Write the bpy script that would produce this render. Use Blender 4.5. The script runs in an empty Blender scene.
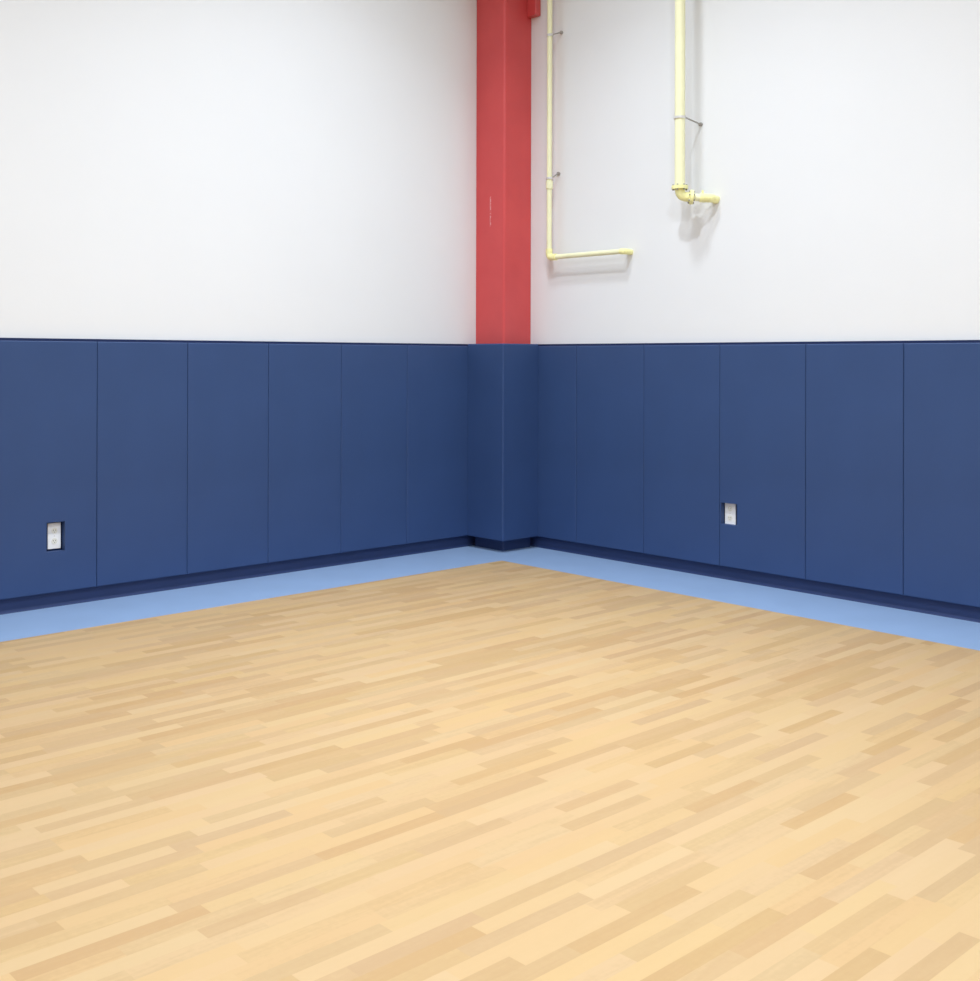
import bpy, bmesh, math, random
from mathutils import Vector, Matrix
random.seed(3)
S = bpy.context.scene
COL = S.collection

# ------------------------------------------------------------------ materials
def lin(r, g, b):
    f = lambda c: (c/255/12.92) if c/255 <= .04045 else ((c/255+.055)/1.055)**2.4
    return (f(r), f(g), f(b), 1)

def new_mat(name):
    m = bpy.data.materials.new(name); m.use_nodes = True
    nt = m.node_tree
    return m, nt, nt.nodes['Principled BSDF']

def N(nt, t, **kw):
    n = nt.nodes.new(t)
    for k, v in kw.items(): setattr(n, k, v)
    return n

def painted(name, rgb, rough=.5, spec=.5, var=.04, scale=6., bump=0., bscale=300., metal=0.):
    """a plain surface with slight procedural mottling and optional bump"""
    m, nt, b = new_mat(name)
    tc = N(nt, 'ShaderNodeTexCoord'); no = N(nt, 'ShaderNodeTexNoise')
    no.inputs['Scale'].default_value = scale; no.inputs['Detail'].default_value = 3
    nt.links.new(tc.outputs['Object'], no.inputs['Vector'])
    hs = N(nt, 'ShaderNodeHueSaturation'); hs.inputs['Color'].default_value = rgb
    mr = N(nt, 'ShaderNodeMapRange')
    mr.inputs['From Min'].default_value = .3; mr.inputs['From Max'].default_value = .7
    mr.inputs['To Min'].default_value = 1-var; mr.inputs['To Max'].default_value = 1+var
    nt.links.new(no.outputs['Fac'], mr.inputs['Value'])
    nt.links.new(mr.outputs['Result'], hs.inputs['Value'])
    nt.links.new(hs.outputs['Color'], b.inputs['Base Color'])
    b.inputs['Roughness'].default_value = rough
    b.inputs['Specular IOR Level'].default_value = spec
    b.inputs['Metallic'].default_value = metal
    if bump:
        n2 = N(nt, 'ShaderNodeTexNoise'); n2.inputs['Scale'].default_value = bscale
        nt.links.new(tc.outputs['Object'], n2.inputs['Vector'])
        bp = N(nt, 'ShaderNodeBump'); bp.inputs['Strength'].default_value = bump
        bp.inputs['Distance'].default_value = .002
        nt.links.new(n2.outputs['Fac'], bp.inputs['Height'])
        nt.links.new(bp.outputs['Normal'], b.inputs['Normal'])
    return m

M = {}
M['wall'] = painted('white_wall_paint', (.805, .81, .81, 1), .7, .3, .012, .8, .15, 90)
M['ceiling'] = painted('ceiling_paint', (.7, .7, .7, 1), .9, .2, .02)
M['navy'] = painted('navy_vinyl', (.034, .069, .178, 1), .5, .3, .05, 2.2, .06, 500)
M['navy_edge'] = painted('navy_vinyl_flange', (.014, .026, .085, 1), .55, .3, .05, 5)
M['base'] = painted('navy_rubber_base', (.028, .048, .135, 1), .5, .35, .05, 5)
M['band'] = painted('light_blue_vinyl', (.285, .405, .60, 1), .38, .4, .03, 3.5)
M['yellow'] = painted('yellow_gas_pipe_paint', (.90, .88, .57, 1), .3, .4, .03, 12)
M['yellow_dk'] = painted('yellow_fitting_paint', (.92, .88, .42, 1), .3, .4, .08, 40)
M['bolt'] = painted('grey_bolt_steel', (.36, .34, .31, 1), .5, .5, .1, 30, metal=.2)
M['clip'] = painted('galvanised_clip', (.66, .65, .62, 1), .45, .5, .1, 30)
M['plate'] = painted('white_plastic', (.95, .955, .955, 1), .35, .5, .01)
M['ivory'] = painted('ivory_plastic', (.84, .83, .74, 1), .35, .5, .01)
M['slot'] = painted('dark_slot', (.03, .03, .03, 1), .6, .3, .01)

def red_steel():
    m, nt, b = new_mat('red_steel_paint')
    tc = N(nt, 'ShaderNodeTexCoord')
    no = N(nt, 'ShaderNodeTexNoise'); no.inputs['Scale'].default_value = 3.5; no.inputs['Detail'].default_value = 4
    nt.links.new(tc.outputs['Object'], no.inputs['Vector'])
    cr = N(nt, 'ShaderNodeValToRGB')
    cr.color_ramp.elements[0].position = .3; cr.color_ramp.elements[0].color = (.60, .068, .070, 1)
    cr.color_ramp.elements[1].position = .7; cr.color_ramp.elements[1].color = (.66, .080, .080, 1)
    nt.links.new(no.outputs['Fac'], cr.inputs['Fac'])
    # a chalky vertical scuff on the left face
    sx = N(nt, 'ShaderNodeSeparateXYZ'); nt.links.new(tc.outputs['Object'], sx.inputs['Vector'])
    def band(sock, c, w):
        a = N(nt, 'ShaderNodeMath', operation='SUBTRACT'); nt.links.new(sock, a.inputs[0]); a.inputs[1].default_value = c
        d = N(nt, 'ShaderNodeMath', operation='ABSOLUTE'); nt.links.new(a.outputs[0], d.inputs[0])
        e = N(nt, 'ShaderNodeMath', operation='LESS_THAN'); nt.links.new(d.outputs[0], e.inputs[0]); e.inputs[1].default_value = w
        return e.outputs[0]
    k1 = band(sx.outputs['X'], .010, .006); k2 = band(sx.outputs['Z'], 2.57, .115); k3 = band(sx.outputs['Y'], -.152, .01)
    n2 = N(nt, 'ShaderNodeTexNoise'); n2.inputs['Scale'].default_value = 60
    nt.links.new(tc.outputs['Object'], n2.inputs['Vector'])
    g = N(nt, 'ShaderNodeMath', operation='GREATER_THAN'); nt.links.new(n2.outputs['Fac'], g.inputs[0]); g.inputs[1].default_value = .47
    mul = None
    for s in (k1, k2, k3, g.outputs[0]):
        if mul is None: mul = s; continue
        x = N(nt, 'ShaderNodeMath', operation='MULTIPLY'); nt.links.new(mul, x.inputs[0]); nt.links.new(s, x.inputs[1]); mul = x.outputs[0]
    sc = N(nt, 'ShaderNodeMath', operation='MULTIPLY'); nt.links.new(mul, sc.inputs[0]); sc.inputs[1].default_value = .45
    mx = N(nt, 'ShaderNodeMix', data_type='RGBA')
    nt.links.new(sc.outputs[0], mx.inputs['Factor']); nt.links.new(cr.outputs['Color'], mx.inputs[6])
    mx.inputs[7].default_value = (.75, .55, .55, 1)
    nt.links.new(mx.outputs[2], b.inputs['Base Color'])
    b.inputs['Roughness'].default_value = .33; b.inputs['Specular IOR Level'].default_value = .45
    return m
M['red'] = red_steel()

def maple():
    """maple strips 54 mm wide running along Y, random lengths and tones"""
    m, nt, b = new_mat('maple_strip_flooring')
    L = nt.links.new
    tc = N(nt, 'ShaderNodeTexCoord'); sx = N(nt, 'ShaderNodeSeparateXYZ'); L(tc.outputs['Object'], sx.inputs['Vector'])
    def mt(op, a, bb=None, c=None):
        n = N(nt, 'ShaderNodeMath', operation=op)
        for i, v in enumerate((a, bb, c)):
            if v is None: continue
            if isinstance(v, (int, float)): n.inputs[i].default_value = v
            else: L(v, n.inputs[i])
        return n.outputs[0]
    xr = mt('DIVIDE', sx.outputs['X'], .0545)
    row = mt('FLOOR', xr)
    wn = N(nt, 'ShaderNodeTexWhiteNoise', noise_dimensions='1D'); L(row, wn.inputs['W'])
    off = mt('MULTIPLY', wn.outputs['Value'], 7.3)
    wn2 = N(nt, 'ShaderNodeTexWhiteNoise', noise_dimensions='1D'); L(mt('ADD', row, 91.7), wn2.inputs['W'])
    ln = mt('MULTIPLY_ADD', wn2.outputs['Value'], .16, .36)
    yr = mt('ADD', mt('DIVIDE', sx.outputs['Y'], ln), off)
    seg = mt('FLOOR', yr)
    cv = N(nt, 'ShaderNodeCombineXYZ'); L(row, cv.inputs['X']); L(seg, cv.inputs['Y'])
    w3 = N(nt, 'ShaderNodeTexWhiteNoise', noise_dimensions='3D'); L(cv.outputs['Vector'], w3.inputs['Vector'])
    # grain stretched along the strip, different for each strip
    gv = N(nt, 'ShaderNodeCombineXYZ')
    L(mt('MULTIPLY', sx.outputs['X'], 42.), gv.inputs['X']); L(mt('MULTIPLY', sx.outputs['Y'], 3.2), gv.inputs['Y'])
    L(mt('MULTIPLY', w3.outputs['Value'], 57.), gv.inputs['Z'])
    gn = N(nt, 'ShaderNodeTexNoise'); gn.inputs['Scale'].default_value = 1.; gn.inputs['Detail'].default_value = 5
    gn.inputs['Roughness'].default_value = .6; gn.inputs['Distortion'].default_value = .8
    L(gv.outputs['Vector'], gn.inputs['Vector'])
    # flecks
    fl = N(nt, 'ShaderNodeTexNoise'); fl.inputs['Scale'].default_value = 55.; fl.inputs['Detail'].default_value = 2
    L(tc.outputs['Object'], fl.inputs['Vector'])
    t = mt('ADD', w3.outputs['Value'], mt('MULTIPLY', mt('SUBTRACT', gn.outputs['Fac'], .5), .75))
    t = mt('ADD', t, mt('MULTIPLY', mt('SUBTRACT', fl.outputs['Fac'], .5), .28))
    cr = N(nt, 'ShaderNodeValToRGB'); e = cr.color_ramp.elements
    e[0].position = .0; e[0].color = WOOD[0]
    e[1].position = 1.; e[1].color = WOOD[3]
    a = e.new(.36); a.color = WOOD[1]
    a = e.new(.56); a.color = WOOD[2]
    L(t, cr.inputs['Fac'])
    # a little hue drift per strip
    hs = N(nt, 'ShaderNodeHueSaturation'); L(cr.outputs['Color'], hs.inputs['Color'])
    sc = N(nt, 'ShaderNodeSeparateColor'); L(w3.outputs['Color'], sc.inputs['Color'])
    L(mt('MULTIPLY_ADD', sc.outputs['Green'], .005, .4965), hs.inputs['Hue'])
    L(mt('MULTIPLY_ADD', sc.outputs['Blue'], .08, .98), hs.inputs['Saturation'])
    L(hs.outputs['Color'], b.inputs['Base Color'])
    b.inputs['Roughness'].default_value = .42; b.inputs['Specular IOR Level'].default_value = .45
    return m
WOOD = [(.490, .317, .150, 1), (.522, .348, .169, 1), (.568, .384, .189, 1), (.586, .400, .200, 1)]
M['maple'] = maple()

# ------------------------------------------------------------------ mesh helpers
def link(name, bm, mat, parent=None, smooth=False, loc=(0, 0, 0)):
    me = bpy.data.meshes.new(name)
    bmesh.ops.recalc_face_normals(bm, faces=bm.faces[:])
    bm.to_mesh(me); bm.free()
    me.materials.append(mat)
    if smooth:
        for p in me.polygons: p.use_smooth = True
    o = bpy.data.objects.new(name, me); COL.objects.link(o)
    o.location = loc
    if parent: o.parent = parent
    return o

def box(bm, a, b):
    v = [bm.verts.new((x, y, z)) for x in (a[0], b[0]) for y in (a[1], b[1]) for z in (a[2], b[2])]
    for f in ((0, 1, 3, 2), (4, 6, 7, 5), (0, 4, 5, 1), (2, 3, 7, 6), (0, 2, 6, 4), (1, 5, 7, 3)):
        bm.faces.new([v[i] for i in f])
    return v

def bevel(bm, edges, w, seg=3):
    bmesh.ops.recalc_face_normals(bm, faces=bm.faces[:])
    bmesh.ops.bevel(bm, geom=edges, offset=w, segments=seg, profile=.5, affect='EDGES', clamp_overlap=True)

def bbox(a, b, w=.0, seg=2):
    bm = bmesh.new(); box(bm, a, b)
    if w: bevel(bm, bm.edges[:], w, seg)
    return bm

def prism(pts, z0, z1):
    bm = bmesh.new()
    lo = [bm.verts.new((x, y, z0)) for x, y in pts]; hi = [bm.verts.new((x, y, z1)) for x, y in pts]
    bm.faces.new(lo[::-1]); bm.faces.new(hi)
    n = len(pts)
    for i in range(n): bm.faces.new([lo[i], lo[(i+1) % n], hi[(i+1) % n], hi[i]])
    return bm

def tube(bm, pts, r, n=20, fillet=0.):
    """round tube through pts, corners rounded with radius fillet"""
    P = [Vector(p) for p in pts]; path = [P[0]]
    for i in range(1, len(P)-1):
        if not fillet: path.append(P[i]); continue
        a = (P[i-1]-P[i]).normalized(); c = (P[i+1]-P[i]).normalized()
        A, C = P[i]+a*fillet, P[i]+c*fillet
        for k in range(9):
            t = k/8; path.append(A*(1-t)**2 + P[i]*2*t*(1-t) + C*t*t)
    path.append(P[-1])
    rings = []; up = None
    for i, p in enumerate(path):
        d = ((path[min(i+1, len(path)-1)]-p).normalized() + (p-path[max(i-1, 0)]).normalized()).normalized()
        if up is None: up = Vector((1, 0, 0)) if abs(d.x) < .8 else Vector((0, 0, 1))
        u = (up - d*up.dot(d)).normalized(); w = d.cross(u); up = u
        rings.append([bm.verts.new(p + (u*math.cos(2*math.pi*k/n) + w*math.sin(2*math.pi*k/n))*r) for k in range(n)])
    for a, c in zip(rings, rings[1:]):
        for k in range(n): bm.faces.new([a[k], a[(k+1) % n], c[(k+1) % n], c[k]])
    bm.faces.new(rings[0][::-1]); bm.faces.new(rings[-1])
    return bm

def tubes(name, segs, mat, parent, **kw):
    bm = bmesh.new()
    for pts, r in segs: tube(bm, pts, r, **kw)
    o = link(name, bm, mat, parent)
    for p in o.data.polygons: p.use_smooth = True
    o.data.set_sharp_from_angle(angle=math.radians(50))
    return o

def ring_xy(bm, c, r, h, n=24): return tube(bm, [(c[0], c[1], c[2]-h/2), (c[0], c[1], c[2]+h/2)], r, n)

def empty(name, loc, label, cat, group=None):
    o = bpy.data.objects.new(name, None); COL.objects.link(o)
    o.location = loc; o.empty_display_size = .05
    o['label'] = label; o['category'] = cat
    if group: o['group'] = group
    return o
def struct(name, bm, mat):
    o = link(name, bm, mat); o['kind'] = 'structure'; return o

# ------------------------------------------------------------------ the room
T = .05                       # pad thickness: wall faces lie at x = -T and y = +T
ZT, ZB = 1.551, .089          # pad top and bottom
X1, Y1, H = 13., -13., 7.2    # extents of the gym
BL, BR = .5705, -.5943        # inner edges of the light blue border
fl = bmesh.new(); box(fl, (BL, Y1, -.05), (X1, BR, 0)); struct('floor', fl, M['maple'])
bd = prism([(-T, T), (-T, Y1), (BL, Y1), (BL, BR), (X1, BR), (X1, T)], -.05, 0); struct('trim_1', bd, M['band'])
struct('wall_left', bbox((-T-.2, Y1-.2, -.05), (-T, T+.2, H)), M['wall'])
struct('wall_right', bbox((-T, T, -.05), (X1+.2, T+.2, H)), M['wall'])
struct('wall_front', bbox((-T, Y1-.2, -.05), (X1, Y1, H)), M['wall'])
struct('wall_far', bbox((X1, Y1-.2, -.05), (X1+.2, T, H)), M['wall'])
struct('ceiling', bbox((-T-.2, Y1-.2, H), (X1+.2, T+.2, H+.1)), M['ceiling'])

CA, CB = .376, .384           # outer faces of the column pad
def base_profile(t=.01, h=.10, toe=.012):
    return [(0, 0), (t+toe, 0), (t+toe*.45, .006), (t+.001, .018), (t, h-.004), (t-.003, h), (0, h)]
def base_run(axis, a, b, off):
    bm = bmesh.new(); pr = base_profile()
    def co(d, z, s): return (off+d, s, z) if axis == 'y' else (s, off-d, z)
    A = [bm.verts.new(co(d, z, a)) for d, z in pr]; B = [bm.verts.new(co(d, z, b)) for d, z in pr]
    n = len(pr); bm.faces.new(A); bm.faces.new(B[::-1])
    for i in range(n): bm.faces.new([A[i], A[(i+1) % n], B[(i+1) % n], B[i]])
    return bm
struct('baseboard_left', base_run('y', Y1, -.25, -T), M['base'])
struct('baseboard_right', base_run('x', .25, X1, T), M['base'])

# ------------------------------------------------------------------ wall pads
GAP = .0016
def cushion(w, zb, zt, hole=None):
    """padded panel in local coords: length along +X, room side at -Y=0, back at y=T; zb..zt"""
    bm = bmesh.new()
    xs = [GAP/2, w-GAP/2]; zs = [zb, zt]
    if hole: xs = [xs[0], hole[0], hole[1], xs[1]]; zs = [zs[0], hole[2], hole[3], zs[1]]
    vf = {}; vb = {}
    for i, x in enumerate(xs):
        for j, z in enumerate(zs):
            vf[i, j] = bm.verts.new((x, 0, z)); vb[i, j] = bm.verts.new((x, T-.012, z))
    ni, nj = len(xs)-1, len(zs)-1
    for i in range(ni):
        for j in range(nj):
            if hole and (i, j) == (1, 1): continue
            bm.faces.new([vf[i, j], vf[i+1, j], vf[i+1, j+1], vf[i, j+1]])
            bm.faces.new([vb[i, j], vb[i, j+1], vb[i+1, j+1], vb[i+1, j]])
    for i in range(ni):
        bm.faces.new([vf[i, 0], vf[i+1, 0], vb[i+1, 0], vb[i, 0]]); bm.faces.new([vf[i, nj], vb[i, nj], vb[i+1, nj], vf[i+1, nj]])
    for j in range(nj):
        bm.faces.new([vf[0, j], vb[0, j], vb[0, j+1], vf[0, j+1]]); bm.faces.new([vf[ni, j], vf[ni, j+1], vb[ni, j+1], vb[ni, j]])
    if hole:
        c = [(1, 1), (2, 1), (2, 2), (1, 2)]
        for k in range(4):
            p, q = c[k], c[(k+1) % 4]
            bm.faces.new([vf[p], vf[q], vb[q], vb[p]])
    es = []
    for e in bm.edges:
        p, q = e.verts[0].co, e.verts[1].co
        if abs(p.y) < 1e-6 and abs(q.y) < 1e-6:
            if all(abs(v.x-xs[0]) < 1e-6 for v in (p, q)) or all(abs(v.x-xs[-1]) < 1e-6 for v in (p, q)) or \
               all(abs(v.z-zs[0]) < 1e-6 for v in (p, q)) or all(abs(v.z-zs[-1]) < 1e-6 for v in (p, q)): es.append(e)
    bevel(bm, es, .006, 4)
    return bm
def board(w, zb, zt, hole=None):
    bm = bmesh.new(); y0, y1 = T-.012, T
    a, b = GAP/2, w-GAP/2
    if not hole: box(bm, (a, y0, zb), (b, y1, zt))
    else:
        box(bm, (a, y0, zb), (hole[0], y1, zt)); box(bm, (hole[1], y0, zb), (b, y1, zt))
        box(bm, (hole[0], y1-.002, hole[2]), (hole[1], y1, hole[3]))      # dark sheet added to stand in for shade inside the cut-out
        box(bm, (hole[0], y0, zb), (hole[1], y1, hole[2])); box(bm, (hole[0], y0, hole[3]), (hole[1], y1, zt))
    return bm
def wall_pad(side, s, w, label, hole=None):
    """side 'left': pad runs from y=-s to y=-(s+w) on the left wall; 'right': x=s..s+w"""
    o = empty('wall_pad', (s, 0, 0) if side == 'right' else (0, -(s+w), 0), label, 'wall pad',
              'navy pads along the left wall' if side == 'left' else 'navy pads along the right wall')
    if side == 'left': o.rotation_euler = (0, 0, math.pi/2)
    c = link('cushion', cushion(w, ZB, ZT-.012, hole), M['navy'], o)
    for p in c.data.polygons: p.use_smooth = False
    bk = link('nailing_board', board(w, ZB+.004, ZT+.004, hole), M['navy_edge'], o)
    bk['label'] = 'dark navy nailing edge along the pad top'
    return o

W = .61
ordl = ['first', 'second', 'third', 'fourth', 'fifth', 'sixth', 'seventh']
s0 = .3874
left = ['navy wall pad on the left wall, touching the column pad',
        'navy wall pad on the left wall, second to the left of the column',
        'navy wall pad on the left wall, third to the left of the column',
        'navy wall pad on the left wall, fourth to the left of the column',
        'navy wall pad on the left wall, just right of the one with the outlet',
        'navy wall pad at the left edge, cut out around a white outlet',
        'navy wall pad on the left wall, beyond the one with the outlet']
for k, lb in enumerate(left):
    s = s0 + k*W; hole = None; ww = W
    if k == 0: s, ww = .325, s0+W-.325          # tucked a little behind the column pad
    if k == 5:
        a = s + W                                  # local x = y + a
        hole = (-3.749+a, -3.637+a, .325, .495)
    wall_pad('left', s, ww, lb, hole)
right = [(.315, .435, 'narrow navy wall pad on the right wall, touching the column pad'),
         (.75, W, 'navy wall pad on the right wall, next to the narrow pad'),
         (.75+W, W, 'navy wall pad on the right wall, just left of the one with the outlet'),
         (.75+2*W, W, 'navy wall pad on the right wall, cut out around a white outlet'),
         (.75+3*W, W, 'navy wall pad on the right wall, just right of the one with the outlet'),
         (.75+4*W, W, 'navy wall pad at the right edge of the photo'),
         (.75+5*W, W, 'navy wall pad on the right wall, beyond the right edge')]
HX = (1.982, 2.103)
# outlet lies in whichever pad spans it
for s, w, lb in right:
    hole = None
    if s < HX[0] and HX[1] < s+w: hole = (HX[0]-s, HX[1]-s, .365, .505)
    wall_pad('right', s, w, lb, hole)

# ------------------------------------------------------------------ column, its pad and base
cp = empty('column_pad', (CA/2, -CB/2, 0), 'navy pad wrapped around the foot of the red column in the corner', 'column pad')
def wrap(x, y, t, z0, z1, w, seg=3, x0=0., y0=0.):
    pts = [(x0+GAP, -y), (x, -y), (x, y0-GAP), (x-t, y0-GAP), (x-t, -y+t), (x0+GAP, -y+t)]
    bm = prism(pts, z0, z1)
    es = []
    for e in bm.edges:
        p, q = e.verts[0].co, e.verts[1].co
        m = (p+q)/2
        if abs(p.z-q.z) > .01 and abs(p.x-x) < 1e-5 and abs(p.y+y) < 1e-5: es.append(e)
        elif abs(p.z-q.z) < 1e-5 and (abs(m.y+y) < 1e-5 or abs(m.x-x) < 1e-5): es.append(e)
    bevel(bm, es, w, seg)
    for v in bm.verts: v.co -= Vector((CA/2, -CB/2, 0))
    return bm
link('cushion', wrap(CA, CB, .08, ZB, ZT+.005, .009, 4), M['navy'], cp)
bp = [(-.0, -.300), (.298, -.300), (.298, 0.), (.285, 0.), (.285, -.287), (0., -.287)]
bb = prism(bp, 0, .10)
bevel(bb, [e for e in bb.edges if abs(e.verts[0].co.z-e.verts[1].co.z) > .01 and abs(e.verts[0].co.x-.298) < 1e-5 and abs(e.verts[0].co.y+.3) < 1e-5], .012, 3)
struct('baseboard_column', bb, M['base'])

RX, RY = .254, .252           # outer faces of the red column
col = empty('steel_column', (.1, -.1, 0), 'red painted steel column standing in the corner above the navy pads', 'column')
def shift(bm):
    for v in bm.verts: v.co -= Vector((.1, -.1, 0))
    return bm
sh = bmesh.new(); box(sh, (-T, -RY, 0), (RX, T, H))
bevel(sh, [e for e in sh.edges if abs(e.verts[0].co.z-e.verts[1].co.z) > 1 and e.verts[0].co.x > 0 and e.verts[0].co.y < 0], .021, 6)
bevel(sh, [e for e in sh.edges if abs(e.verts[0].co.z-e.verts[1].co.z) > 1 and ((abs(e.verts[0].co.x+T) < 1e-4 and e.verts[0].co.y < 0) or (abs(e.verts[0].co.y-T) < 1e-4 and e.verts[0].co.x > 0))], .008, 3)
so = link('shaft', sh, M['red'], col); so.data.transform(Matrix.Translation((-.1, .1, 0)))
so.location = (0, 0, 0)
br = bmesh.new(); box(br, (RX, -.008, 4.075), (.349, T, H)); bevel(br, [e for e in br.edges if abs(e.verts[0].co.z-e.verts[1].co.z) > 1], .008, 3)
b_o = link('girt_bracket', shift(br), M['red'], col)

# ------------------------------------------------------------------ outlets
def outlet(loc, rz, label):
    """local: plate faces -Y, wall face at y=0"""
    o = empty('wall_outlet', loc, label, 'outlet', 'white outlets in the pad cut-outs'); o.rotation_euler = (0, 0, rz)
    link('cover_plate', bbox((-.040, -.010, -.0755), (.040, 0, .0755), .003, 3), M['plate'], o)
    for z in (.03, -.03):
        bm = bmesh.new(); tube(bm, [(0, -.009, z), (0, -.0125, z)], .0175, 20)
        r = link('receptacle', bm, M['ivory'], o)
        for x in (-.0065, .0065): link('slot', bbox((x-.0011, -.0129, z-.001), (x+.0011, -.0120, z+.007)), M['slot'], r)
        link('ground_hole', tube(bmesh.new(), [(0, -.0120, z-.008), (0, -.0129, z-.008)], .0022, 10), M['slot'], r)
    bm = bmesh.new(); tube(bm, [(0, -.0095, 0), (0, -.0115, 0)], .0035, 12); link('screw', bm, M['clip'], o)
    return o
outlet((-T+.002, -3.685, .410), math.pi/2, 'white wall outlet in the left wall pad cut-out, near the left edge')
outlet((2.0265, T-.002, .435), 0, 'white wall outlet in the right wall pad cut-out')

# ------------------------------------------------------------------ yellow pipes on the right wall
PY = T-.08
p1 = empty('gas_pipe', (.51, PY, 2.2), 'thin yellow pipe beside the red column, turning right along the wall', 'pipe')
ox, oy, oz = .51, PY, 2.2
def rel(pts, o): return [(x-o[0], y-o[1], z-o[2]) for x, y, z in pts]
O1 = (ox, oy, oz)
def pipe(name, pts, r, mat, par, O, fillet=0., n=20):
    return tubes(name, [(rel(pts, O), r)], mat, par, n=n, fillet=fillet)
R1 = .0195
pipe('riser', [(.512, PY, H), (.509, PY, 2.235)], R1, M['yellow'], p1, O1)
pipe('elbow', [(.509, PY, 2.27), (.509, PY, 2.205), (.58, PY, 2.205)], R1+.006, M['yellow_dk'], p1, O1, .035)
pipe('arm', [(.56, PY, 2.205), (1.19, PY, 2.204)], R1-.001, M['yellow'], p1, O1)
pipe('elbow', [(1.18, PY, 2.204), (1.208, PY, 2.204), (1.208, T, 2.203)], R1+.002, M['yellow_dk'], p1, O1, .022)
for z in (2.75, ):
    pipe('coupling', [(.510, PY, z-.03), (.510, PY, z+.03)], R1+.007, M['yellow'], p1, O1)
def clamp(par, O, c, r, z, rod):
    """split ring round the riser with a threaded rod back to the wall"""
    k = tubes('pipe_clamp', [(rel([(c[0], c[1], z-.008), (c[0], c[1], z+.008)], O), r+.006)], M['clip'], par, n=22)
    tubes('rod', [(rel([(c[0]+r, c[1], z), (rod[0], T-.012, rod[1])], O), .005), (rel([(rod[0], T-.014, rod[1]), (rod[0], T, rod[1])], O), .013)], M['bolt'], k, n=10)
clamp(p1, O1, (.512, PY), R1, 3.875, (.56, 3.90))
clamp(p1, O1, (.510, PY), R1, 2.80, (.535, 2.84))

Y2 = T-.19; X2 = 1.755
p2 = empty('gas_pipe', (X2, Y2, 2.5), 'thicker yellow pipe hanging on the right wall with a short flanged arm', 'pipe')
O2 = (X2, Y2, 2.5)
R2 = .034
pipe('riser', [(X2-.003, Y2, H), (X2, Y2, 2.585)], R2, M['yellow'], p2, O2, n=28)
def flange(c, d, r, par, O, nb=6):
    d = Vector(d).normalized(); c = Vector(c)
    f = pipe('flange', [c-d*.011, c+d*.011], r, M['yellow_dk'], par, O, n=28)
    u = d.orthogonal().normalized(); w = d.cross(u)
    for k in range(nb):
        q = c + (u*math.cos(2*math.pi*k/nb)+w*math.sin(2*math.pi*k/nb))*(r-.011)
        link('bolt', tube(bmesh.new(), rel([q-d*.02, q+d*.02], O), .006, 8), M['bolt'], f)
A0 = Vector((X2, Y2, 2.522)); A1 = Vector((1.895, -.015, 2.507))
dA = (A1-A0).normalized()
flange((X2, Y2, 2.582), (0, 0, 1), .054, p2, O2)
pipe('elbow', [(X2, Y2, 2.585), A0, A0+dA*.075], R2-.002, M['yellow_dk'], p2, O2, .045, 28)
pipe('arm', [A0+dA*.06, A1-dA*.01], .025, M['yellow'], p2, O2, n=24)
flange(A0+dA*.075, dA, .048, p2, O2)
pipe('coupling', [A0+dA*.13, A0+dA*.165], .030, M['yellow_dk'], p2, O2, n=24)
pipe('elbow', [A1-dA*.03, A1+Vector((.012, .012, 0)), (A1.x+.014, T, A1.z-.004)], .028, M['yellow_dk'], p2, O2, .012, 24)
pipe('valve_stem', [A0+dA*.148, A0+dA*.148+Vector((0, 0, .050))], .007, M['yellow_dk'], p2, O2, n=10)
clamp(p2, O2, (X2-.001, Y2), R2, 3.045, (X2+.035, 3.02))

# ------------------------------------------------------------------ lights: unseen lamps under the ceiling, most added to balance brightness
LC = (.885, .985, 1.11)
def lamp(x, y, z, power, size=.5, spread=180, col=LC):
    l = bpy.data.lights.new('unseen_lamp', 'AREA'); l.shape = 'DISK'; l.size = size
    l.energy = power; l.spread = math.radians(spread); l.color = col
    o = bpy.data.objects.new('unseen_lamp', l); COL.objects.link(o); o.location = (x, y, z)
    return o
lamp(3.0, -3.0, 6.3, 112, .3, 112)
lamp(1.7, -1.8, 5.8, 38, .5, 112)  # added close to the corner to brighten the far floor
lamp(6.6, -5.6, 5.8, 250, .6, 178)  # added on the diagonal to light both walls near the corner
for x, y, p in ((2.4, -5.2, 8), (2.6, -8.2, 40), (9.6, -5.0, 120), (5.4, -9.6, 100)):  # unseen extra lamps, added as general fill
    lamp(x, y, 5.8, p, .6, 178)
w = bpy.data.worlds.new('room_world'); S.world = w; w.use_nodes = True
w.node_tree.nodes['Background'].inputs['Color'].default_value = (.9, .95, 1, 1)
w.node_tree.nodes['Background'].inputs['Strength'].default_value = .3

# ------------------------------------------------------------------ camera
f, u0, v0, yaw, roll, pitch, cx, cy, cz = 1143.443, 394.023, 356.650, -.862263, .0026209, .0010875, 6.27839, -6.50718, 1.44729
cam = bpy.data.cameras.new('camera'); co = bpy.data.objects.new('camera', cam); COL.objects.link(co)
cam.sensor_fit = 'HORIZONTAL'; cam.sensor_width = 36; cam.lens = f*36/980
cam.shift_x = (490-u0)/980; cam.shift_y = -(490.5-v0)/980
fwd = Vector((math.sin(yaw)*math.cos(pitch), math.cos(yaw)*math.cos(pitch), math.sin(pitch)))
r = fwd.cross(Vector((0, 0, 1))).normalized(); u = r.cross(fwd)
r2 = r*math.cos(roll)+u*math.sin(roll); u2 = u*math.cos(roll)-r*math.sin(roll)
mw = Matrix((r2, u2, -fwd)).transposed().to_4x4(); mw.translation = Vector((cx, cy, cz))
co.matrix_world = mw
cam.clip_start = .05
S.camera = co
S.view_settings.view_transform = 'Standard'; S.view_settings.look = 'None'
S.view_settings.gamma = 1; S.view_settings.use_curve_mapping = False
S.view_settings.exposure = .05
